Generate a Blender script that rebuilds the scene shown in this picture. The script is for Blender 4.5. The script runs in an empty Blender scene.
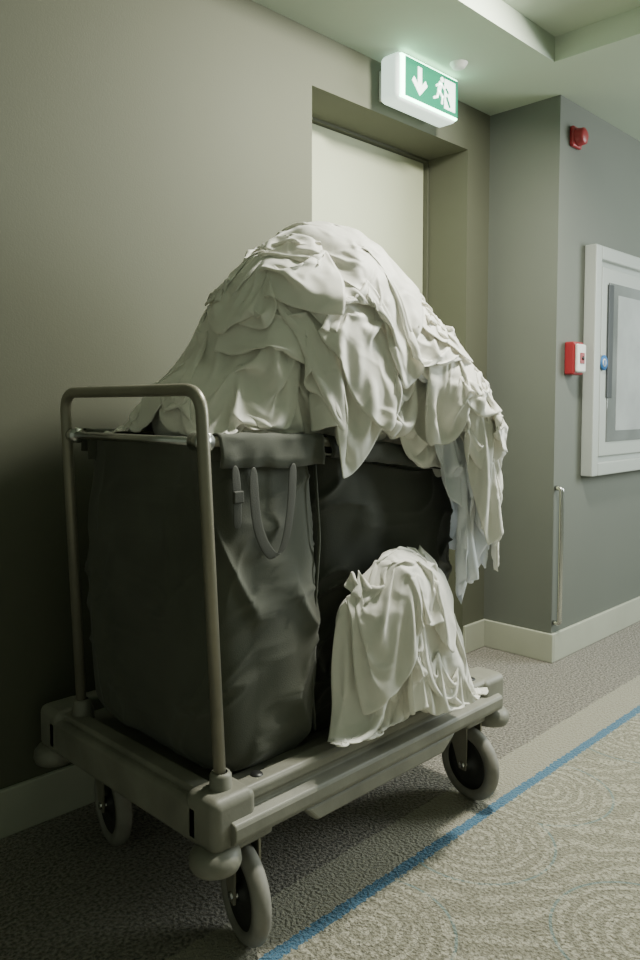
import bpy, bmesh, math, time, random
import numpy as np
from mathutils import Vector, noise, Matrix
T0=time.time()
scene=bpy.context.scene
col=scene.collection
random.seed(4)

# ---------------------------------------------------------------- helpers
def mat(name,c,rough=.6,metal=0,bump=0,bscale=50,var=0,vscale=4,emit=None,es=0,sheen=0,bdist=.01,coat=0):
    m=bpy.data.materials.new(name); m.use_nodes=True
    nt=m.node_tree; b=nt.nodes['Principled BSDF']
    b.inputs['Base Color'].default_value=(*c,1); b.inputs['Roughness'].default_value=rough
    b.inputs['Metallic'].default_value=metal
    if coat: b.inputs['Coat Weight'].default_value=coat; b.inputs['Coat Roughness'].default_value=.04
    if sheen: b.inputs['Sheen Weight'].default_value=sheen
    tc=nt.nodes.new('ShaderNodeTexCoord')
    if var:
        n=nt.nodes.new('ShaderNodeTexNoise'); n.inputs['Scale'].default_value=vscale; n.inputs['Detail'].default_value=5
        nt.links.new(tc.outputs['Object'],n.inputs['Vector'])
        r=nt.nodes.new('ShaderNodeValToRGB'); r.color_ramp.elements[0].position=.3; r.color_ramp.elements[1].position=.7
        r.color_ramp.elements[0].color=(*[x*(1-var) for x in c],1); r.color_ramp.elements[1].color=(*[min(1,x*(1+var)) for x in c],1)
        nt.links.new(n.outputs['Fac'],r.inputs['Fac']); nt.links.new(r.outputs['Color'],b.inputs['Base Color'])
    if bump:
        n=nt.nodes.new('ShaderNodeTexNoise'); n.inputs['Scale'].default_value=bscale; n.inputs['Detail'].default_value=4
        nt.links.new(tc.outputs['Object'],n.inputs['Vector'])
        bp=nt.nodes.new('ShaderNodeBump'); bp.inputs['Strength'].default_value=bump; bp.inputs['Distance'].default_value=bdist
        nt.links.new(n.outputs['Fac'],bp.inputs['Height']); nt.links.new(bp.outputs['Normal'],b.inputs['Normal'])
    if emit:
        b.inputs['Emission Color'].default_value=(*emit,1); b.inputs['Emission Strength'].default_value=es
    return m

def meshobj(name,verts,faces,m=None,parent=None,smooth=False):
    me=bpy.data.meshes.new(name); me.from_pydata([tuple(v) for v in verts],[],faces); me.update()
    bm=bmesh.new(); bm.from_mesh(me); bmesh.ops.recalc_face_normals(bm,faces=bm.faces); bm.to_mesh(me); bm.free()
    o=bpy.data.objects.new(name,me); col.objects.link(o)
    if m: me.materials.append(m)
    if parent: o.parent=parent
    if smooth:
        for p in me.polygons: p.use_smooth=True
    return o

def box(name,x0,x1,y0,y1,z0,z1,m,parent=None,bev=0,seg=3):
    me=bpy.data.meshes.new(name); bm=bmesh.new(); bmesh.ops.create_cube(bm,size=1)
    for v in bm.verts:
        v.co=Vector(((x0+x1)/2+v.co.x*(x1-x0),(y0+y1)/2+v.co.y*(y1-y0),(z0+z1)/2+v.co.z*(z1-z0)))
    if bev: bmesh.ops.bevel(bm,geom=bm.edges[:],offset=bev,segments=seg,profile=.5,affect='EDGES')
    bm.to_mesh(me); bm.free()
    if bev:
        for p in me.polygons: p.use_smooth=True
    me.materials.append(m)
    o=bpy.data.objects.new(name,me); col.objects.link(o)
    if bev: o.modifiers.new('wn','WEIGHTED_NORMAL')
    if parent: o.parent=parent
    return o

def empty(name):
    e=bpy.data.objects.new(name,None); col.objects.link(e); e.empty_display_size=.1; return e

def tube(name,pts,r,m,parent=None,res=12,round_=0,segs=8):
    P=[Vector(p) for p in pts]
    if round_:
        Q=[P[0]]
        for i in range(1,len(P)-1):
            a=(P[i-1]-P[i]).normalized(); b=(P[i+1]-P[i]).normalized()
            s=P[i]+a*round_; e=P[i]+b*round_
            for k in range(segs+1):
                t=k/segs; Q.append(s*(1-t)**2+P[i]*2*t*(1-t)+e*t*t)
        Q.append(P[-1]); P=Q
    verts=[];faces=[]
    up=None
    for i,p in enumerate(P):
        if i==0: d=P[1]-P[0]
        elif i==len(P)-1: d=P[-1]-P[-2]
        else: d=(P[i+1]-P[i]).normalized()+(P[i]-P[i-1]).normalized()
        d.normalize()
        if up is None: up=d.orthogonal().normalized()
        else: up=(up-d*up.dot(d)).normalized()
        s=d.cross(up)
        for k in range(res):
            a=2*math.pi*k/res
            verts.append(p+up*math.cos(a)*r+s*math.sin(a)*r)
    n=len(P)
    for i in range(n-1):
        for k in range(res):
            faces.append((i*res+k,i*res+(k+1)%res,(i+1)*res+(k+1)%res,(i+1)*res+k))
    faces.append(tuple(range(res))[::-1]); faces.append(tuple((n-1)*res+k for k in range(res)))
    return meshobj(name,verts,faces,m,parent,True)

def lathe(name,prof,center,axis,m,parent=None,res=40,flat=False):
    ax=Vector(axis).normalized(); u=ax.orthogonal().normalized(); w=ax.cross(u); c=Vector(center)
    verts=[];faces=[]
    for r,h in prof:
        for k in range(res):
            a=2*math.pi*k/res; verts.append(c+ax*h+(u*math.cos(a)+w*math.sin(a))*max(r,1e-4))
    for i in range(len(prof)-1):
        for k in range(res):
            faces.append((i*res+k,i*res+(k+1)%res,(i+1)*res+(k+1)%res,(i+1)*res+k))
    return meshobj(name,verts,faces,m,parent,not flat)

def ribbon(name,pts,wdir,w,m,parent=None,th=.002):
    P=[Vector(p) for p in pts]; wd=Vector(wdir).normalized()*w/2
    verts=[];faces=[]
    for p in P: verts+= [p-wd,p+wd]
    for i in range(len(P)-1): faces.append((2*i,2*i+1,2*i+3,2*i+2))
    o=meshobj(name,verts,faces,m,parent,True)
    s=o.modifiers.new('s','SOLIDIFY'); s.thickness=th
    s=o.modifiers.new('ss','SUBSURF'); s.levels=2; s.render_levels=2
    return o

# ---------------------------------------------------------------- materials
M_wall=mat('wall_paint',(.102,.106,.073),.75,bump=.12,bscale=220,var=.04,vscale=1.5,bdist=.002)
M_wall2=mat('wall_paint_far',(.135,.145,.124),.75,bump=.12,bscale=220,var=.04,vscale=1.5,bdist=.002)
M_ceil=mat('ceiling_paint',(.42,.48,.39),.85,bump=.05,bscale=150,bdist=.002)
M_trim=mat('trim_paint',(.43,.44,.36),.45,var=.05,vscale=6)
M_door=mat('door_paint',(.53,.56,.40),.55,var=.04,vscale=2)
M_plastic=mat('cart_plastic',(.225,.22,.18),.5,bump=.15,bscale=90,var=.2,vscale=9,bdist=.003)
M_metal=mat('cart_frame_metal',(.30,.285,.225),.38,metal=.4,var=.12,vscale=12)
M_chrome=mat('chrome',(.6,.6,.58),.25,metal=1)
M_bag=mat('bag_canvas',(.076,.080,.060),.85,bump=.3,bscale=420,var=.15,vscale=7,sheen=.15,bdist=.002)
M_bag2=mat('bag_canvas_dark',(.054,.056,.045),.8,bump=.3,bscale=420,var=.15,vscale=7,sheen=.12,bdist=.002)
M_strap=mat('strap_webbing',(.05,.051,.04),.7,bump=.4,bscale=600,bdist=.002)
M_black=mat('black_plastic',(.02,.02,.02),.4)
M_tyre=mat('tyre_rubber',(.25,.24,.21),.6,var=.15,vscale=30)
M_hub=mat('wheel_hub',(.03,.03,.028),.5)
M_red=mat('red_plastic',(.30,.022,.028),.4)
M_white=mat('white_plastic',(.70,.70,.67),.4)
M_blue=mat('blue_sticker',(.03,.16,.42),.5)
M_cab=mat('cabinet_paint',(.43,.455,.43),.35)
M_panel=mat('cabinet_glass',(.22,.235,.235),.06,coat=1,var=.3,vscale=2.5)
M_dark=mat('dark_slot',(.06,.065,.07),.3)
M_notice=mat('notice_paper',(.42,.44,.44),.25,coat=.8,var=.15,vscale=5)

def cloth_mat(name,c):
    m=bpy.data.materials.new(name); m.use_nodes=True; nt=m.node_tree; b=nt.nodes['Principled BSDF']
    b.inputs['Roughness'].default_value=.55; b.inputs['Sheen Weight'].default_value=.6
    b.inputs['Base Color'].default_value=(*c,1)
    tc=nt.nodes.new('ShaderNodeTexCoord')
    n2=nt.nodes.new('ShaderNodeTexNoise'); n2.noise_type='RIDGED_MULTIFRACTAL'; n2.inputs['Scale'].default_value=14; n2.inputs['Detail'].default_value=5; n2.inputs['Distortion'].default_value=.9
    nt.links.new(tc.outputs['Object'],n2.inputs['Vector'])
    bp=nt.nodes.new('ShaderNodeBump'); bp.inputs['Strength'].default_value=.8; bp.inputs['Distance'].default_value=.011
    nt.links.new(n2.outputs['Fac'],bp.inputs['Height'])
    nt.links.new(bp.outputs['Normal'],b.inputs['Normal'])
    tr=nt.nodes.new('ShaderNodeBsdfTranslucent'); tr.inputs['Color'].default_value=(*c,1)
    mx=nt.nodes.new('ShaderNodeMixShader'); mx.inputs[0].default_value=.22
    nt.links.new(b.outputs[0],mx.inputs[1]); nt.links.new(tr.outputs[0],mx.inputs[2])
    nt.links.new(mx.outputs[0],nt.nodes['Material Output'].inputs['Surface'])
    return m
M_sheet=cloth_mat('linen',(.99,.97,.89))
M_sheet2=cloth_mat('linen_cool',(.93,.95,.99))

def carpet():
    m=bpy.data.materials.new('carpet'); m.use_nodes=True; nt=m.node_tree; L=nt.links; N=nt.nodes.new
    b=nt.nodes['Principled BSDF']; b.inputs['Roughness'].default_value=.95; b.inputs['Sheen Weight'].default_value=.2
    tc=N('ShaderNodeTexCoord'); sx=N('ShaderNodeSeparateXYZ'); L.new(tc.outputs['Object'],sx.inputs[0])
    def math_(op,a,bb=None,c=None):
        n=N('ShaderNodeMath'); n.operation=op
        for i,v in enumerate((a,bb,c)):
            if v is None: continue
            if isinstance(v,(int,float)): n.inputs[i].default_value=v
            else: L.new(v,n.inputs[i])
        return n.outputs[0]
    def mix(f,a,bb):
        n=N('ShaderNodeMix'); n.data_type='RGBA'
        L.new(f,n.inputs[0])
        for i,v in ((6,a),(7,bb)):
            if isinstance(v,tuple): n.inputs[i].default_value=(*v,1)
            else: L.new(v,n.inputs[i])
        return n.outputs[2]
    wob=N('ShaderNodeTexNoise'); wob.inputs['Scale'].default_value=90; L.new(tc.outputs['Object'],wob.inputs['Vector'])
    y=math_('ADD',sx.outputs['Y'],math_('MULTIPLY',math_('SUBTRACT',wob.outputs['Fac'],.5),.022))
    fine=N('ShaderNodeTexNoise'); fine.inputs['Scale'].default_value=120; fine.inputs['Detail'].default_value=4; L.new(tc.outputs['Object'],fine.inputs['Vector'])
    r=N('ShaderNodeValToRGB'); L.new(fine.outputs['Fac'],r.inputs['Fac']); r.color_ramp.elements[0].position=.36; r.color_ramp.elements[1].position=.66
    r.color_ramp.elements[0].color=(.095,.085,.066,1); r.color_ramp.elements[1].color=(.38,.345,.29,1)
    r2=N('ShaderNodeValToRGB'); L.new(fine.outputs['Fac'],r2.inputs['Fac']); r2.color_ramp.elements[0].position=.36; r2.color_ramp.elements[1].position=.62
    r2.color_ramp.elements[0].color=(.20,.187,.132,1); r2.color_ramp.elements[1].color=(.38,.357,.268,1)
    vo=N('ShaderNodeTexVoronoi'); vo.voronoi_dimensions='2D'; vo.inputs['Scale'].default_value=2.1; vo.inputs['Randomness'].default_value=.5; L.new(tc.outputs['Object'],vo.inputs['Vector'])
    d=vo.outputs['Distance']
    ring=math_('SINE',math_('MULTIPLY',d,92))
    inner=math_('LESS_THAN',d,.37)
    beads=N('ShaderNodeTexVoronoi'); beads.inputs['Scale'].default_value=90; beads.inputs['Randomness'].default_value=.7; L.new(tc.outputs['Object'],beads.inputs['Vector'])
    bd=math_('LESS_THAN',beads.outputs['Distance'],.56)
    ringm=math_('MULTIPLY',math_('MULTIPLY',math_('GREATER_THAN',ring,.1),inner),bd)
    patt=mix(math_('MULTIPLY',ringm,.55),r2.outputs['Color'],(.66,.62,.49))
    blr=math_('LESS_THAN',math_('ABSOLUTE',math_('SUBTRACT',d,.40)),.007)
    patt=mix(math_('MULTIPLY',blr,.42),patt,(.12,.30,.34))
    wv=N('ShaderNodeTexWave'); wv.bands_direction='DIAGONAL'; wv.inputs['Scale'].default_value=6.5; wv.inputs['Distortion'].default_value=8; wv.inputs['Detail'].default_value=1; wv.inputs['Detail Scale'].default_value=.9; L.new(tc.outputs['Object'],wv.inputs['Vector'])
    wm=math_('MULTIPLY',math_('GREATER_THAN',wv.outputs['Fac'],.55),math_('MULTIPLY',math_('SUBTRACT',1,inner),bd))
    patt=mix(math_('MULTIPLY',wm,.50),patt,(.66,.62,.49))
    cream=mix(fine.outputs['Fac'],(.28,.26,.195),(.45,.42,.33))
    blue=mix(fine.outputs['Fac'],(.04,.12,.20),(.09,.24,.38))
    c=mix(math_('GREATER_THAN',y,YL+.145),cream,r.outputs['Color'])
    c=mix(math_('LESS_THAN',y,YL+.015),c,blue)
    c=mix(math_('LESS_THAN',y,YL-.015),c,patt)
    L.new(c,b.inputs['Base Color'])
    h=math_('ADD',fine.outputs['Fac'],math_('MULTIPLY',math_('MULTIPLY',math_('ADD',ringm,wm),math_('LESS_THAN',y,YL-.018)),.6))
    bp=N('ShaderNodeBump'); bp.inputs['Strength'].default_value=1; bp.inputs['Distance'].default_value=.018
    L.new(h,bp.inputs['Height']); L.new(bp.outputs['Normal'],b.inputs['Normal'])
    return m
YL=1.115
M_carpet=carpet()

# ---------------------------------------------------------------- room
H=2.375; WY=1.935; PX=3.04; PY=1.60; DX0,DX1,DH=1.93,2.87,2.19
box('floor',-1.6,6.0,-1.2,2.3,-.05,0,M_carpet)
box('wall_left',-1.6,DX0,WY,WY+.25,0,H,M_wall)
box('wall_above_door',DX0,DX1,WY,WY+.25,DH,H,M_wall)
box('wall_beside_door',DX1,PX,WY,WY+.25,0,H,M_wall)
box('wall_right',PX,6.0,PY,WY+.25,0,H,M_wall2)
def ceiling():
    e=empty('ceiling')
    box('ceiling_border_wall_side',-1.6,6.0,1.47,2.2,H,H+.2,M_ceil,e)
    box('ceiling_border_far',2.74,6.0,-1.2,1.47,H,H+.2,M_ceil,e)
    box('ceiling_tray_top',-1.6,2.74,-1.2,1.47,H+.09,H+.2,M_ceil,e)
ceiling()
def base(name,x0,x1,y0,y1):
    box(name,x0,x1,y0,y1,0,.125,M_trim,None,.004,2)
base('baseboard_left',-1.6,DX0,WY-.016,WY)
base('baseboard_beside_door',DX1,PX-.016,WY-.016,WY)
base('baseboard_column',PX-.016,PX,PY-.016,WY)
base('baseboard_right',PX,6.0,PY-.016,PY)
d=empty('door_1')
box('door_leaf',DX0+.012,DX1-.012,2.16,2.20,.005,DH-.012,M_door,d,.003,2)
box('frame_left',DX0,DX0+.010,2.14,2.2,0,DH,M_wall,d)
box('frame_right',DX1-.010,DX1,2.14,2.2,0,DH,M_wall,d)
box('frame_top',DX0+.01,DX1-.01,2.14,2.2,DH-.010,DH,M_wall,d)
lathe('door_viewer',[(0,.0),(.010,.0),(.012,-.004),(0.012,-.02)],(2.42,2.142,1.62),(0,-1,0),M_chrome,d,20)
tube('door_handle',[(2.82,2.16,1.02),(2.82,2.10,1.02),(2.70,2.10,1.02)],.009,M_chrome,d,10,.02)
cr=empty('corner_guard_rail')
tube('tube_body',[(3.055,PY-.003,.75),(3.055,PY-.03,.75),(3.055,PY-.03,.17),(3.055,PY-.003,.17)],.011,M_chrome,cr,12,.015)

def exit_sign():
    e=empty('exit_sign')
    x0,x1=2.24,2.61; yf=1.80; yb=1.90; z0,z1=2.20,2.37
    M_house=mat('sign_housing',(.8,.82,.8),.35,emit=(.75,1,.86),es=1.2)
    M_green=mat('sign_green',(.0,.17,.09),.4,emit=(.0,.34,.17),es=.5)
    M_glow=mat('sign_white',(.9,.95,.9),.4,emit=(.42,1,.60),es=15)
    M_pict=mat('sign_pictogram',(.9,.95,.9),.4,emit=(.80,1,.86),es=2.2)
    box('housing',x0,x1,yf+.006,yb,z0,z1,M_house,e,.022,5)
    box('back_plate',x0+.04,x1-.04,yb,WY,z0+.03,z1-.03,M_white,e,.004)
    box('diffuser',x0+.01,x1-.01,yf+.002,yf+.02,z0+.008,z1-.008,M_glow,e,.006)
    box('green_face',x0+.030,x1-.016,yf-.001,yf+.004,z0+.016,z1-.016,M_green,e)
    yy=yf-.003
    def flat(name,pts,m=M_pict,dy=0):
        a=[(p[0],yy-dy,p[1]) for p in pts]; b=[(p[0],yf,p[1]) for p in pts]; n=len(a)
        f=[tuple(range(n)),tuple(range(2*n-1,n-1,-1))]+[(i,(i+1)%n,n+(i+1)%n,n+i) for i in range(n)]
        meshobj(name,a+b,f,m,e)
    cx=x0+.112; t=z1-.034; bt=z0+.034
    flat('arrow',[(cx-.012,t),(cx+.012,t),(cx+.012,bt+.040),(cx+.034,bt+.062),(cx+.046,bt+.045),(cx,bt),(cx-.046,bt+.045),(cx-.034,bt+.062),(cx-.012,bt+.040)])
    dx=x0+.265
    flat('doorway',[(dx,z0+.030),(dx+.07,z0+.030),(dx+.07,z1-.030),(dx,z1-.030)])
    mx=dx-.028; mz=(z0+z1)/2
    def limb(name,p,q,w,m=M_pict,dy=.001):
        p=Vector(p);q=Vector(q);dd=(q-p).normalized();n=Vector((-dd.y,dd.x))*w/2
        flat(name,[p+n,q+n,q-n,p-n],m,dy)
    n=14; flat('man_head',[(mx+.012+.010*math.cos(2*math.pi*k/n),mz+.046+.010*math.sin(2*math.pi*k/n)) for k in range(n)],M_pict,.001)
    limb('man_torso',(mx+.004,mz+.034),(mx-.008,mz-.004),.020)
    limb('man_arm_front',(mx+.004,mz+.030),(mx+.030,mz+.014),.008)
    limb('man_arm_back',(mx,mz+.030),(mx-.026,mz+.014),.008)
    limb('man_thigh_front',(mx-.006,mz),(mx+.018,mz-.018),.011)
    limb('man_shin_front',(mx+.016,mz-.014),(mx+.012,mz-.044),.009)
    limb('man_thigh_back',(mx-.008,mz),(mx-.018,mz-.026),.011)
    limb('man_shin_back',(mx-.016,mz-.024),(mx-.042,mz-.034),.009)
    limb('green_runner_arm',(dx+.006,mz+.02),(dx+.024,mz+.004),.008,M_green,.002)
    limb('green_runner_leg',(dx+.012,mz-.01),(dx+.034,mz-.045),.010,M_green,.002)
exit_sign()
sd=empty('smoke_detector')
lathe('body',[(0,-.020),(.015,-.020),(.024,-.016),(.032,-.004),(.034,0)],(2.50,1.73,H),(0,0,1),M_white,sd,32)
fa=empty('fire_alarm_sounder')
box('base_plate',3.12,3.20,PY-.02,PY,2.185,2.27,M_red,fa,.008)
lathe('sounder',[(0,.035),(.022,.035),(.034,.028),(.037,.0)],(3.16,PY-.02,2.227),(0,-1,0),M_red,fa,32)
cp=empty('fire_call_point')
box('backbox',3.11,3.20,PY-.045,PY,1.23,1.37,M_red,cp,.008)
box('front_plate',3.115,3.195,PY-.060,PY-.045,1.24,1.36,M_white,cp,.008)
box('red_surround',3.137,3.173,PY-.064,PY-.058,1.277,1.323,M_red,cp,.003)
lathe('press_dot',[(0,.004),(.008,.004),(.008,0)],(3.155,PY-.064,1.30),(0,-1,0),M_black,cp,16)
wc=empty('fire_hose_cabinet')
X0,X1,Z0,Z1=3.28,4.20,.785,1.80; yc=PY
box('cabinet_body',X0+.02,X1-.02,yc-.03,yc,Z0+.02,Z1-.02,M_cab,wc)
for nm,a in dict(frame_left=(X0,X0+.06,Z0,Z1),frame_right=(X1-.06,X1,Z0,Z1),frame_top=(X0+.06,X1-.06,Z1-.06,Z1),frame_bottom=(X0+.06,X1-.06,Z0,Z0+.06)).items():
    box(nm,a[0],a[1],yc-.055,yc,a[2],a[3],M_cab,wc,.006)
box('cabinet_door',X0+.085,X1-.085,yc-.045,yc-.02,Z0+.085,Z1-.085,M_cab,wc,.006)
box('door_glass',X0+.15,X1-.15,yc-.05,yc-.043,Z0+.15,Z1-.15,M_panel,wc,.003)
box('notice_sheet',X0+.24,X1-.30,yc-.0515,yc-.0495,Z0+.20,Z1-.20,M_notice,wc)
box('dark_slot',X0+.14,X0+.19,yc-.053,yc-.044,Z0+.35,Z1-.16,M_dark,wc,.002)
lathe('blue_sticker',[(0,.003),(.034,.003),(.034,0)],(X0+.10,yc-.052,1.29),(0,-1,0),M_blue,wc,32)
lathe('sticker_centre',[(0,.001),(.018,.001),(.018,0)],(X0+.10,yc-.0555,1.29),(0,-1,0),M_white,wc,32)
box('sticker_mark',X0+.092,X0+.108,yc-.0575,yc-.0555,1.278,1.302,M_blue,wc)

# ---------------------------------------------------------------- cart
cart=empty('laundry_cart')
CX0,CX1=.88,1.92; CY0,CY1=1.145,1.87
box('deck',CX0+.03,CX1-.03,CY0+.03,CY1-.03,.245,.305,M_plastic,cart,.012)
def beam(name,y0,s):
    prof=[(0,.338),(-.006,.344),(-.040,.344),(-.048,.336),(-.048,.318),(-.040,.312),(-.040,.300),(-.066,.292),(-.070,.284),(-.070,.262),(-.062,.250),(-.02,.238),(0,.238)]
    verts=[];faces=[];xs=[CX0+.04+i*(CX1-CX0-.08)/24 for i in range(25)]
    for x in xs:
        for p in prof: verts.append((x,y0+s*p[0],p[1]))
    n=len(prof)
    for i in range(24):
        for k in range(n): faces.append((i*n+k,i*n+(k+1)%n,(i+1)*n+(k+1)%n,(i+1)*n+k))
    faces+= [tuple(range(n)),tuple(24*n+k for k in range(n))]
    o=meshobj(name,verts,faces,M_plastic,cart)
    b=o.modifiers.new('b','BEVEL'); b.width=.003; b.segments=2
beam('side_beam_front',CY0+.055,1); beam('side_beam_back',CY1-.055,-1)
box('deck_inner_step',CX0+.10,CX1-.10,CY0+.05,CY0+.10,.30,.330,M_plastic,cart,.006)
sk=[(1.12,.245),(1.16,.205),(1.62,.205),(1.68,.245)]
for nm,ya in (('skirt_front',CY0+.0),('skirt_back',CY1-.03)):
    v=[(x,ya,z) for x,z in sk]+[(x,ya+.03,z) for x,z in sk]
    o=meshobj(nm,v,[(0,1,2,3),(7,6,5,4),(0,4,5,1),(1,5,6,2),(2,6,7,3),(3,7,4,0)],M_plastic,cart)
    b=o.modifiers.new('b','BEVEL'); b.width=.008; b.segments=3
for nm,xa,xb in (('end_beam_left',CX0,CX0+.085),('end_beam_right',CX1-.085,CX1)):
    box(nm,xa,xb,CY0+.05,CY1-.05,.238,.325,M_plastic,cart,.014,4)
    box(nm+'_lip',xa+.02,xb-.02,CY0+.09,CY1-.09,.318,.338,M_plastic,cart,.007)
yA,yB=CY0+.05,1.745
k=0
for (cx,cy,ax,sx,sy) in ((CX0,CY0,(-.95,.27,0),1,1),(CX1,CY0,(-.97,.17,0),-1,1),(CX0,CY1,(-.97,.2,0),1,-1),(CX1,CY1,(-.9,.4,0),-1,-1)):
    k+=1
    x=cx+sx*.045; y=cy+sy*.045
    box(f'corner_block_{k}',min(cx,cx+sx*.11),max(cx,cx+sx*.11),min(cy,cy+sy*.10),max(cy,cy+sy*.10),.235,.345,M_plastic,cart,.02,4)
    lathe(f'bumper_{k}',[(0,.0),(.03,.0),(.047,.006),(.052,.018),(.050,.034),(.042,.044),(.03,.05),(.0,.052)],(x-sx*.018,y-sy*.012,.195),(0,0,1),M_plastic,cart,36)
    if sx>0: lathe(f'post_socket_{k}',[(.024,-.02),(.022,.03),(.018,.036),(.014,.036)],(cx+sx*.055,yA if sy>0 else yB,.34),(0,0,1),M_plastic,cart,24)
    wx=cx+(.115 if sx>0 else -.105); wy=cy+.05 if sy>0 else 1.71
    a=Vector(ax).normalized(); c=Vector((wx,wy,.102))
    R=.102
    lathe(f'tyre_{k}',[(.072,-.018),(.088,-.019),(.096,-.015),(R,-.006),(R,.006),(.096,.015),(.088,.019),(.072,.018),(.070,.0),(.072,-.018)],c,a,M_tyre,cart,48)
    lathe(f'wheel_disc_{k}',[(0,.019),(.018,.019),(.020,.010),(.05,.007),(.073,.012),(.073,-.012),(.05,-.007),(.02,-.010),(.018,-.019),(0,-.019)],c,a,M_hub,cart,40)
    lathe(f'axle_{k}',[(0,.034),(.009,.034),(.009,-.034),(0,-.034)],c,a,M_chrome,cart,16)
    side=Vector((a.y,-a.x,0)).normalized()
    for sgn in (-1,1):
        p=c+a*sgn*.028
        off=side*.03
        vs=[]
        for dz,w_ in ((-.014,.012),(.03,.022),(.105,.040),(.125,.040)):
            cc=p+Vector((0,0,dz))+off*max(0,dz)/.125
            for q in (-1,1):
                for t in (-.0025,.0025): vs.append(cc+side*w_*q+a*t)
        fs=[]
        for i in range(3):
            b0=i*4;b1=b0+4
            fs+=[(b0,b0+2,b1+2,b1),(b0+1,b0+3,b1+3,b1+1),(b0,b0+1,b1+1,b1),(b0+2,b0+3,b1+3,b1+2)]
        fs+=[(0,1,3,2),(12,13,15,14)]
        meshobj(f'fork_{k}_{"a" if sgn<0 else "b"}',vs,fs,M_metal,cart)
    lathe(f'swivel_{k}',[(0,.0),(.036,.0),(.038,.012),(.03,.02),(0,.02)],(c+side*.03+Vector((0,0,.122))),(0,0,1),M_metal,cart,28)
    box(f'caster_mount_{k}',wx-.055,wx+.055,wy-.03,wy+.07,.215,.25,M_plastic,cart,.01)
tube('handle',[(.935,yA,.33),(.895,yA-.0,1.13),(.895,yB-.02,1.13),(.935,yB,.33)],.0125,M_metal,cart,16,.05,8)
tube('cross_rail_left',[(.905,yA,1.03),(.905,yB-.015,1.03)],.009,M_chrome,cart,12)
XR=1.79
tube('rear_frame',[(XR,yA+.09,.33),(XR,yA+.09,.96),(XR,yB-.06,.96),(XR,yB-.06,.33)],.011,M_metal,cart,12,.03)
yr=1.23
for nm,y in (('long_rail_front',yr),('long_rail_back',yB)):
    tube(nm,[(.905,y,1.03),(1.25,y,1.02),(XR,y,.955)],.011,M_metal,cart,12)
tube('cross_rail_right',[(XR,yr,.955),(XR,yB,.955)],.010,M_metal,cart,12)
for i,(x,y) in enumerate(((.905,yA),(.905,yB-.015))):
    lathe(f'rail_clamp_{i+1}',[(0,-.022),(.018,-.022),(.018,.022),(0,.022)],(x+.004,y+(.02 if i==0 else -.02),1.03),(0,1,0),M_chrome,cart,20)
for i,(x,y) in enumerate(((1.02,1.205),(1.30,1.205),(1.62,1.205),(1.80,1.205))):
    lathe(f'deck_plug_{i+1}',[(0,.004),(.012,.004),(.014,.0)],(x,CY0+.04,.343),(0,0,1),M_black,cart,16)

def bag(name,x0,x1,y0,y1,z0,z1,m,seed,sag=0,rel=1.0,push=0):
    N_,Mr=220,130
    cx,cy=(x0+x1)/2,(y0+y1)/2; hx,hy=(x1-x0)/2,(y1-y0)/2
    verts=[];faces=[]
    for j in range(Mr+1):
        t=j/Mr
        zz=z0+(z1-z0)*t
        inset=.05*max(0,1-t/.12)**2
        bulge=.035*math.sin(math.pi*min(1,t*1.05))**.8*(1-t*.5)
        for i in range(N_):
            a=2*math.pi*i/N_
            e=.28+.08*(1-t)
            ca,sa=math.cos(a),math.sin(a)
            x=math.copysign(abs(ca)**e,ca); y=math.copysign(abs(sa)**e,sa)
            px=cx+x*(hx+bulge-inset); py=cy+y*(hy+bulge*.8-inset)
            nx,ny=ca,sa
            p=Vector((px,py,zz)); s=Vector((seed*3.1,seed,0))
            w=1-.75*t**6
            dsp=.022*noise.noise(Vector((p.x*4,p.y*4,p.z*1.8))+s)
            r_=0
            rg=1-abs(noise.noise(Vector((p.x*6+p.z*1.5,p.y*6-p.z*1.5,p.z*1.2))+s*2))*2
            r_+=.016*max(0,rg)**4
            rg=1-abs(noise.noise(Vector((p.x*9-p.z*4,p.y*9+p.z*4,p.z*3))+s*3))*2
            r_+=.007*max(0,rg)**5
            rg=1-abs(noise.noise(Vector((p.x*5-p.z*7,p.y*5+p.z*7,p.z*3))+s*4))*2
            r_+=.008*max(0,rg)**7
            dsp+=r_*rel
            px+=nx*dsp*w; py+=ny*dsp*w
            if push and py<cy: py+=push*math.exp(-((zz-.52)/.2)**2)*math.exp(-((px-1.50)/.2)**2)
            z=zz-sag*t**3*min(1,max(0,(px-x0)/(x1-x0)*1.5))
            verts.append((px,py,z))
    for j in range(Mr):
        for i in range(N_):
            faces.append((j*N_+i,j*N_+(i+1)%N_,(j+1)*N_+(i+1)%N_,(j+1)*N_+i))
    faces.append(tuple(range(N_)))
    o=meshobj(name,verts,faces,m,cart,True)
    s=o.modifiers.new('s','SOLIDIFY'); s.thickness=.004
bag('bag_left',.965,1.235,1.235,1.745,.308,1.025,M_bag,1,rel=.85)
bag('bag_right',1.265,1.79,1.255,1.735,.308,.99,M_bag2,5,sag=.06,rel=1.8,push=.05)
def hem(name,x0,x1,yr,z0,z1,drop,m,seed):
    verts=[];faces=[];n=40
    prof=[(.016*math.cos(math.pi*(1-k/8)),.016*math.sin(math.pi*(1-k/8))) for k in range(9)]
    P=[(-.018,-drop)]+[(-.019,-drop*.6),(-.018,-drop*.3)]+prof+[(.017,-drop*.7)]
    for i in range(n+1):
        x=x0+(x1-x0)*i/n; zt=z0+(z1-z0)*i/n
        for (dy,dz) in P:
            w=.004*noise.noise(Vector((x*20,dz*30,seed)))
            verts.append((x,yr+dy+w*2,zt+dz+w))
    q=len(P)
    for i in range(n):
        for k_ in range(q-1): faces.append((i*q+k_,i*q+k_+1,(i+1)*q+k_+1,(i+1)*q+k_))
    o=meshobj(name,verts,faces,m,cart,True); s=o.modifiers.new('s','SOLIDIFY'); s.thickness=.003
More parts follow.
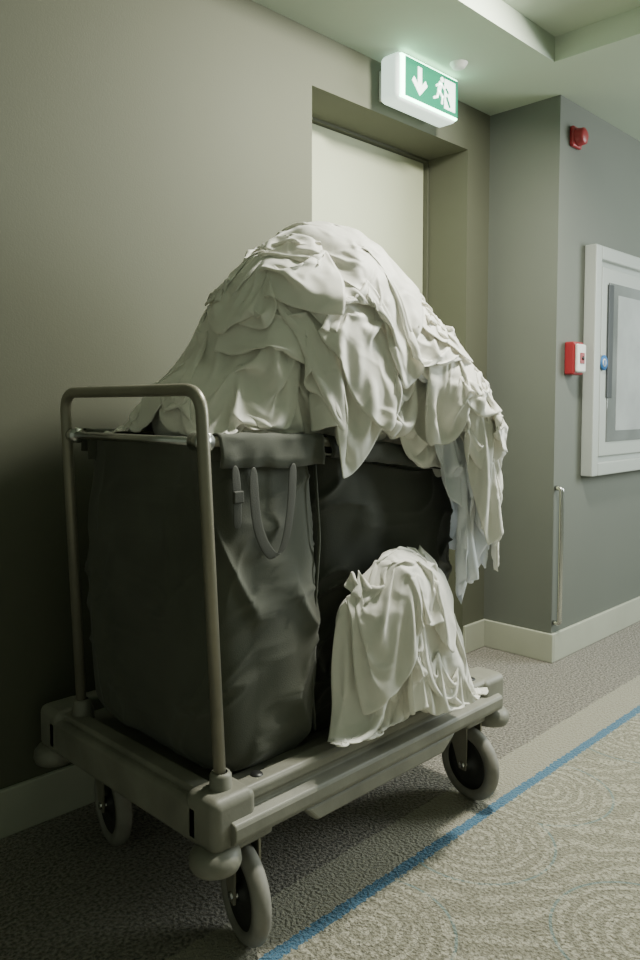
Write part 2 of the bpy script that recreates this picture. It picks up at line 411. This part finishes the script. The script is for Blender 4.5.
hem('bag_hem_front',.955,1.25,yr,1.03,1.022,.055,M_bag,2)
hem('bag_hem_front_right',1.27,1.78,yr,1.017,.957,.035,M_bag2,7)
hem('bag_hem_back',.955,1.78,yB,1.03,.957,.06,M_bag,3)
ribbon('strap_short',[(.985,yr-.024,.985),(.985,yr-.03,.93),(.988,yr-.028,.88),(.990,yr-.024,.85)],(1,0,0),.024,M_strap,cart)
box('buckle',.974,1.0,yr-.036,yr-.028,.905,.93,M_strap,cart,.003)
ribbon('strap_loop',[(1.035,yr-.022,.98),(1.03,yr-.032,.91),(1.035,yr-.034,.85),(1.06,yr-.035,.80),(1.09,yr-.033,.775),(1.115,yr-.032,.81),(1.13,yr-.030,.87),(1.14,yr-.027,.93),(1.145,yr-.022,.98)],(.9,0,.35),.028,M_strap,cart)
tube('bag_seam',[(1.235,yr+.0,.97),(1.242,yr-.008,.80),(1.225,yr-.008,.62),(1.215,yr-.010,.48),(1.235,yr-.0,.36)],.0035,M_bag,cart,8,.03)

# ---------------------------------------------------------------- draped linen (position based cloth on a voxel field)
RS=.0125; O=np.array([.72,.92,.24]); D=(116,88,124)
gx,gy,gz=[O[i]+RS*(np.arange(D[i])) for i in range(3)]
GX,GY,GZ=np.meshgrid(gx,gy,gz,indexing='ij')
def ell(c,r):
    q=np.sqrt(((GX-c[0])/r[0])**2+((GY-c[1])/r[1])**2+((GZ-c[2])/r[2])**2)
    return (q-1)*min(r)
def smin(a,b,k=.03):
    h=np.clip(.5+.5*(b-a)/k,0,1); return b*(1-h)+a*h-k*h*(1-h)
PILE=[((1.49,1.46,1.16),(.22,.19,.375)),((1.18,1.48,1.06),(.19,.20,.13)),((1.33,1.46,1.17),(.20,.20,.25)),((1.74,1.35,1.02),(.13,.14,.20)),((1.60,1.41,1.12),(.17,.17,.23)),
      ((1.40,1.36,1.30),(.10,.10,.09)),((1.60,1.30,1.14),(.11,.10,.12)),((1.26,1.38,1.14),(.10,.10,.10)),((1.46,1.29,1.08),(.12,.09,.11)),((1.71,1.30,1.13),(.09,.09,.09))]
BUN=[((1.48,1.195,.56),(.17,.065,.175)),((1.34,1.20,.60),(.09,.05,.09)),((1.56,1.185,.47),(.17,.075,.11)),((1.45,1.195,.67),(.12,.06,.075))]
def sdf_union(L):
    s=None
    for c,r in L:
        e=ell(c,r); s=e if s is None else smin(s,e)
    return s
occ=(sdf_union(PILE)<0)|(sdf_union(BUN)<0)
occ|=(GX>.955)&(GX<1.25)&(GY>1.20)&(GY<1.76)&(GZ<1.035)
occ|=(GX>=1.25)&(GX<1.80)&(GY>1.205)&(GY<1.76)&(GZ<.985)
occ|=(GX>.88)&(GX<1.92)&(GY>1.12)&(GY<1.87)&(GZ<.335)
occ|=(GY>1.90)
occ=occ.astype(np.float32)
def blur(a):
    for ax in range(3):
        b=np.roll(a,1,ax); c=np.roll(a,-1,ax); a=(a+b+c)/3
    return a
field=None
def rebuild():
    global field
    f=blur(occ)
    g=np.gradient(f,RS)
    field=np.stack([f,*g],axis=-1).astype(np.float32)
rebuild()
DD=np.array(D)
def sample(P):
    q=(P-O)/RS; q=np.clip(q,0,DD-1.001); i=q.astype(np.int32); t=(q-i).astype(np.float32)
    out=0
    for a in (0,1):
        for b in (0,1):
            for c in (0,1):
                w=(t[:,0] if a else 1-t[:,0])*(t[:,1] if b else 1-t[:,1])*(t[:,2] if c else 1-t[:,2])
                out=out+field[i[:,0]+a,i[:,1]+b,i[:,2]+c]*w[:,None]
    return out
def topz():
    idx=np.where(occ>.5,np.arange(D[2])[None,None,:],0).max(2)
    h=O[2]+idx*RS
    for _ in range(2):
        for ax in (0,1): h=(np.roll(h,1,ax)+h+np.roll(h,-1,ax))/3
    return h
def proj(A,B,L,k):
    d=B-A; n=np.sqrt((d*d).sum(-1,keepdims=True))+1e-9
    d*=(k*.5*(n-L)/n); A+=d; B-=d
def elen(A,B): return np.sqrt(((B-A)**2).sum(-1,keepdims=True))
def drape(name,m,parent,seed,w,h,gx_,gy_,center=None,rot=0,path=None,steps=90,grow=55,zmin=.98,dz=.018,iters=6,res=.008,rough=.010,fric=.97,smooth=1,bendk=.03,jag=.05,pin=(.06,.09),pinv=(-.5,.5),force=False,pinstep=10,recheck=True,zclamp=None):
    t0=time.time(); rng=np.random.RandomState(seed)
    nx=max(16,int(w*gx_/res)//4*4); ny=max(16,int(h*gy_/res)//4*4)
    u=(np.arange(nx)/(nx-1)-.5)[None,:]*np.ones((ny,1)); v=(np.arange(ny)/(ny-1)-.5)[:,None]*np.ones((1,nx))
    def nz(sx,sy,off):
        K=18
        a=np.array([[noise.noise(Vector((i/K*sx,j/K*sy,off))) for i in range(K+1)] for j in range(K+1)])
        fi=(u+.5)*K; fj=(v+.5)*K; i0=np.clip(fi.astype(int),0,K-1); j0=np.clip(fj.astype(int),0,K-1); ti=fi-i0; tj=fj-j0
        ti=ti*ti*(3-2*ti); tj=tj*tj*(3-2*tj)
        return (a[j0,i0]*(1-ti)+a[j0,i0+1]*ti)*(1-tj)+(a[j0+1,i0]*(1-ti)+a[j0+1,i0+1]*ti)*tj
    if path is None:
        a_=u*w+jag*nz(3,3,seed+.5); b_=v*h+jag*nz(3,3,seed+10.5)
        c,s=math.cos(rot),math.sin(rot)
        X=center[0]+a_*c-b_*s; Y=center[1]+a_*s+b_*c
        hh=topz()
        qx=np.clip((X-O[0])/RS,0,D[0]-1.01); qy=np.clip((Y-O[1])/RS,0,D[1]-1.01); ix=qx.astype(int); iy=qy.astype(int); tx=qx-ix; ty=qy-iy
        hz=hh[ix,iy]*(1-tx)*(1-ty)+hh[ix+1,iy]*tx*(1-ty)+hh[ix,iy+1]*(1-tx)*ty+hh[ix+1,iy+1]*tx*ty
        Z=np.maximum(hz,zmin)+dz
    else:
        C=np.array([p[0] for p in path]); Wv=np.array([p[1] for p in path])
        seg=np.r_[0,np.cumsum(np.linalg.norm(np.diff(C,axis=0),axis=1))]
        seg=seg/seg[-1]
        vv=(v+.5)*(1+jag*1.5*nz(4,.5,seed+.5))
        vv=np.clip(vv,0,1.0)
        Cc=np.stack([np.interp(vv,seg,C[:,i]) for i in range(3)],-1); Ww=np.stack([np.interp(vv,seg,Wv[:,i]) for i in range(3)],-1)
        PP=Cc+Ww*(2*u[...,None]); X,Y,Z=PP[...,0],PP[...,1],PP[...,2]
    P=np.stack([X,Y,Z],-1).astype(np.float64)
    nomx=w/(nx-1); nomy=h/(ny-1)
    LX=np.clip(elen(P[:,:-1],P[:,1:]),nomx*.6,nomx*1.7); LY=np.clip(elen(P[:-1],P[1:]),nomy*.6,nomy*1.7)
    P+=rough*np.stack([nz(9,9,seed+41),nz(9,9,seed+51),nz(9,9,seed+61)],-1)*2
    V=np.zeros_like(P)
    su=max(3,int(pin[0]*gx_/res)); sv=max(3,int(pin[1]*gy_/res)); pins=[]
    for j in range(0 if force else sv//2,ny,sv):
        for i in range(su//2,nx,su):
            jj=min(ny-1,max(0,j+rng.randint(-sv//3,sv//3+1))); ii=min(nx-1,max(0,i+rng.randint(-su//3,su//3+1)))
            if pinv[0]<=jj/(ny-1)-.5<=pinv[1] and rng.rand()<(.95 if force else .8): pins.append((jj,ii))
    pj=np.array([p[0] for p in pins],int); pi=np.array([p[1] for p in pins],int); pinpos=None
    g=.0010
    for st in range(steps):
        k_=min(1,(st+1)/grow); fx=1+(gx_-1)*k_; fy=1+(gy_-1)*k_
        lx=LX*fx; ly=LY*fy; mlx=float(lx.mean()); mly=float(ly.mean())
        ld=np.sqrt(((lx[:-1]+lx[1:])/2)**2+((ly[:,:-1]+ly[:,1:])/2)**2)
        prev=P.copy()
        V[...,2]-=g
        sp=np.sqrt((V*V).sum(-1,keepdims=True)); V*=np.minimum(1,.009/(sp+1e-9))
        P+=V
        if st==(3 if force else pinstep) and len(pj):
            if not force:
                S=sample(P[pj,pi]); ok=S[:,0]>.2; pj=pj[ok]; pi=pi[ok]
            pinpos=P[pj,pi].copy()
        if force and recheck and st==30 and len(pj):
            S=sample(P[pj,pi]); ok=S[:,0]>.12; pj=pj[ok]; pi=pi[ok]; pinpos=pinpos[ok]
        for it in range(iters):
            for o_ in (0,1):
                e=(nx-o_)//2*2+o_
                proj(P[:,o_:e:2],P[:,o_+1:e:2],lx[:,o_:e-1:2],1.0)
                e=(ny-o_)//2*2+o_
                proj(P[o_:e:2],P[o_+1:e:2],ly[o_:e-1:2],1.0)
            for o_ in (0,1):
                e=(ny-o_)//2*2+o_
                proj(P[o_:e:2,:-1],P[o_+1:e:2,1:],ld[o_:e-1:2],.4)
                proj(P[o_:e:2,1:],P[o_+1:e:2,:-1],ld[o_:e-1:2],.4)
            if it%2==0:
                for gap,kk in ((2,bendk),(4,bendk*.5)):
                    for o_ in range(0,2*gap):
                        idx=np.arange(o_,nx-gap,2*gap)
                        if len(idx): A=P[:,idx]; B=P[:,idx+gap]; proj(A,B,mlx*gap,kk); P[:,idx]=A; P[:,idx+gap]=B
                        idx=np.arange(o_,ny-gap,2*gap)
                        if len(idx): A=P[idx]; B=P[idx+gap]; proj(A,B,mly*gap,kk); P[idx]=A; P[idx+gap]=B
            if pinpos is not None: P[pj,pi]=pinpos
        for cc in range(2):
            F=P.reshape(-1,3); S=sample(F); f=S[:,0]; ins=f>.42
            if ins.any():
                gr=-S[ins,1:4]; gn=np.sqrt((gr*gr).sum(1,keepdims=True))
                deep=(gn[:,0]<3); gr[deep]=(0,-.3,1) if path is None else (0,-1,.1); gn[deep]=1
                push=np.minimum((f[ins,None]-.42)/np.maximum(gn,3),.008)
                n_=gr/gn
                F[ins]+=n_*push
                if cc==1:
                    pv=prev.reshape(-1,3)[ins]; dl=F[ins]-pv
                    dn=(dl*n_).sum(1,keepdims=True)*n_; dt=dl-dn
                    st_=np.sqrt((dt*dt).sum(1,keepdims=True))<.0012
                    F[ins]=pv+dn+dt*np.where(st_,0,1-fric)
            P=F.reshape(P.shape)
        if zclamp is not None:
            lo=P[...,2]<zclamp
            P[...,2][lo]=zclamp
            P[...,0][lo]=prev[...,0][lo]; P[...,1][lo]=prev[...,1][lo]
        if pinpos is not None and force and st<25: pinpos=P[pj,pi].copy()
        V=(P-prev)*.93
    for _ in range(smooth):
        Q=P.copy()
        Q[1:-1,1:-1]=P[1:-1,1:-1]*.7+.075*(P[:-2,1:-1]+P[2:,1:-1]+P[1:-1,:-2]+P[1:-1,2:])
        P=Q
    q=np.round((P.reshape(-1,3)-O)/RS).astype(int)
    for off in ((0,0,0),(0,0,-1)):
        r=np.clip(q+np.array(off),0,DD-1); occ[r[:,0],r[:,1],r[:,2]]=1
    rebuild()
    ids=np.arange(nx*ny).reshape(ny,nx)
    faces=np.stack([ids[:-1,:-1],ids[:-1,1:],ids[1:,1:],ids[1:,:-1]],-1).reshape(-1,4)
    me=bpy.data.meshes.new(name); me.from_pydata(P.reshape(-1,3).tolist(),[],faces.tolist()); me.update()
    me.materials.append(m)
    for p in me.polygons: p.use_smooth=True
    o=bpy.data.objects.new(name,me); col.objects.link(o); o.parent=parent
    ss=o.modifiers.new('ss','SUBSURF'); ss.levels=1; ss.render_levels=1
    so=o.modifiers.new('so','SOLIDIFY'); so.thickness=.0014
    print('DRAPE',name,nx,ny,'pins',len(pj),round(time.time()-t0,1),P.reshape(-1,3).min(0).round(2),P.reshape(-1,3).max(0).round(2))
    return o
def core(name,L,parent,k=.012):
    bm=bmesh.new()
    for (c,r) in L:
        bmesh.ops.create_icosphere(bm,subdivisions=4,radius=1,matrix=Matrix.Translation(c)@Matrix.Diagonal((r[0]-k,r[1]-k,r[2]-k,1)))
    me=bpy.data.meshes.new(name); bm.to_mesh(me); bm.free(); me.materials.append(M_sheet)
    o=bpy.data.objects.new(name,me); col.objects.link(o); o.parent=parent
    for p in me.polygons: p.use_smooth=True
pile=empty('laundry_pile'); core('linen_core',PILE,pile,.02)
r_=math.radians
drape('sheet_under',M_sheet,pile,3,.82,.52,1.4,1.35,center=(1.44,1.50))
drape('sheet_back',M_sheet,pile,7,.50,.40,1.6,1.4,center=(1.52,1.54),rot=r_(20))
drape('sheet_left',M_sheet,pile,1,.38,.44,1.9,1.15,center=(1.24,1.50),rot=r_(100))
drape('sheet_cascade_back',M_sheet2,pile,17,.24,.6,2.2,1.3,path=[((1.70,1.45,1.30),(.08,.10,.02)),((1.80,1.36,1.14),(.10,.10,0)),((1.84,1.25,1.02),(.07,.10,0)),((1.845,1.22,.92),(.06,.08,0)),((1.845,1.21,.80),(.05,.07,0))],pinv=(-.5,.42),jag=.20,force=True,recheck=False,pin=(.07,.10))
drape('sheet_front_low',M_sheet,pile,5,.52,.20,1.6,1.25,center=(1.50,1.27),rot=r_(-4),zmin=1.0)
drape('sheet_front',M_sheet,pile,9,.48,.36,1.8,1.2,center=(1.47,1.38),rot=r_(25),zmin=1.02)
drape('sheet_cascade',M_sheet2,pile,11,.22,.6,2.2,1.3,path=[((1.62,1.40,1.38),(.08,.10,.02)),((1.72,1.28,1.20),(.10,.07,0)),((1.77,1.19,1.06),(.10,.05,0)),((1.78,1.17,.92),(.09,.05,0)),((1.79,1.165,.78),(.08,.04,0))],pinv=(-.5,.42),jag=.20,force=True,recheck=False,pin=(.07,.10))
drape('sheet_right',M_sheet,pile,13,.34,.42,1.9,1.15,center=(1.66,1.37),rot=r_(-35),zmin=1.0)
drape('sheet_end',M_sheet2,pile,29,.26,.26,1.9,1.2,center=(1.77,1.30),rot=r_(-60),zmin=.96)
drape('sheet_cascade_mid',M_sheet,pile,91,.20,.42,2.1,1.3,path=[((1.70,1.30,1.22),(.09,.06,0)),((1.77,1.165,1.08),(.08,.06,0)),((1.79,1.14,.96),(.07,.06,0)),((1.80,1.13,.86),(.05,.05,0))],pinv=(-.5,.40),jag=.22,force=True,recheck=False,pin=(.06,.09))
drape('sheet_edge',M_sheet,pile,71,.22,.30,2.3,1.1,center=(1.72,1.26),rot=r_(-20),zmin=.97,pin=(.05,.12),jag=.08)
drape('sheet_diagonal',M_sheet,pile,23,.28,.46,2.1,1.1,center=(1.48,1.38),rot=r_(-70),zmin=1.04)
drape('sheet_shoulder',M_sheet,pile,67,.28,.30,2.0,1.2,center=(1.64,1.38),rot=r_(-30),zmin=1.1,pin=(.05,.10))
drape('sheet_peak',M_sheet,pile,37,.34,.30,2.1,1.3,center=(1.54,1.45),rot=r_(-60),zmin=1.1,pin=(.05,.10))
drape('sheet_top',M_sheet,pile,31,.34,.30,1.9,1.5,center=(1.47,1.43),rot=r_(60),zmin=1.1,pin=(.05,.08))
drape('pillowcase_left',M_sheet,pile,83,.20,.24,2.0,1.3,center=(1.28,1.42),rot=r_(60),zmin=1.05,pin=(.05,.08),jag=.08)
bundle=empty('linen_bundle'); core('bundle_core',BUN,bundle,.026)
occ[(GX>.88)&(GX<1.92)&(GY>1.10)&(GY<1.2)&(GZ<.35)]=1; rebuild()
ZC=.36
drape('bundle_sheet_under',M_sheet,bundle,41,.42,.46,1.45,1.15,path=[((1.47,1.23,.66),(.12,0,0)),((1.47,1.20,.745),(.13,0,0)),((1.47,1.135,.72),(.17,0,0)),((1.47,1.12,.60),(.21,0,0)),((1.49,1.115,.50),(.21,0,0)),((1.50,1.13,.43),(.18,0,0))],force=True,jag=.03,pin=(.06,.07),zclamp=ZC)
drape('bundle_flap',M_sheet,bundle,43,.22,.38,1.7,1.1,path=[((1.38,1.23,.66),(.08,0,0)),((1.36,1.19,.73),(.10,0,0)),((1.32,1.13,.70),(.11,0,0)),((1.26,1.12,.62),(.10,0,0)),((1.255,1.12,.54),(.09,0,0))],force=True,jag=.14,pinv=(-.5,.3),pin=(.06,.07),zclamp=ZC+.01)
drape('bundle_sheet',M_sheet,bundle,47,.30,.42,1.6,1.3,path=[((1.50,1.23,.68),(.10,0,0)),((1.52,1.19,.765),(.11,0,0)),((1.53,1.12,.73),(.14,0,0)),((1.55,1.095,.62),(.16,0,0)),((1.56,1.09,.53),(.16,0,0)),((1.55,1.11,.46),(.15,0,0))],force=True,jag=.02,pin=(.05,.07),zclamp=ZC)
drape('bundle_top',M_sheet,bundle,59,.30,.24,1.7,1.4,path=[((1.44,1.23,.70),(.13,0,0)),((1.44,1.19,.78),(.15,0,0)),((1.43,1.115,.74),(.16,0,-.02)),((1.43,1.10,.65),(.16,0,-.03))],force=True,jag=.12,pinv=(-.5,.3),pin=(.05,.06),zclamp=ZC+.01)

# ---------------------------------------------------------------- light
w=bpy.data.worlds.new('world'); scene.world=w; w.use_nodes=True
w.node_tree.nodes['Background'].inputs[0].default_value=(.58,.68,.51,1); w.node_tree.nodes['Background'].inputs[1].default_value=.31
def area(name,loc,target,sx,sy,power,c):
    l=bpy.data.lights.new(name,'AREA'); l.shape='RECTANGLE'; l.size=sx; l.size_y=sy; l.energy=power; l.color=c
    o=bpy.data.objects.new(name,l); col.objects.link(o); o.location=loc
    o.rotation_euler=(Vector(target)-Vector(loc)).to_track_quat('-Z','Y').to_euler()
    return o
area('corridor_window_light',(4.6,-.3,1.7),(2.0,1.2,.2),1.2,1.4,92,(.90,.98,.95))
area('ceiling_downlight',(2.3,.95,2.40),(1.65,1.4,1.0),.2,.2,74,(1.0,.99,.86))

# ---------------------------------------------------------------- camera
cam=bpy.data.cameras.new('camera'); co=bpy.data.objects.new('camera',cam); col.objects.link(co)
cam.sensor_fit='VERTICAL'; cam.sensor_height=36; cam.sensor_width=24; cam.lens=29.25; cam.clip_start=.02
co.location=(0,0,1.10)
p=math.radians(3.5); ya=math.radians(44.5); cam.shift_y=-.028
dv=Vector((math.cos(ya)*math.cos(p),math.sin(ya)*math.cos(p),-math.sin(p)))
co.rotation_euler=dv.to_track_quat('-Z','Y').to_euler()
scene.camera=co
print('TOTAL',time.time()-T0)
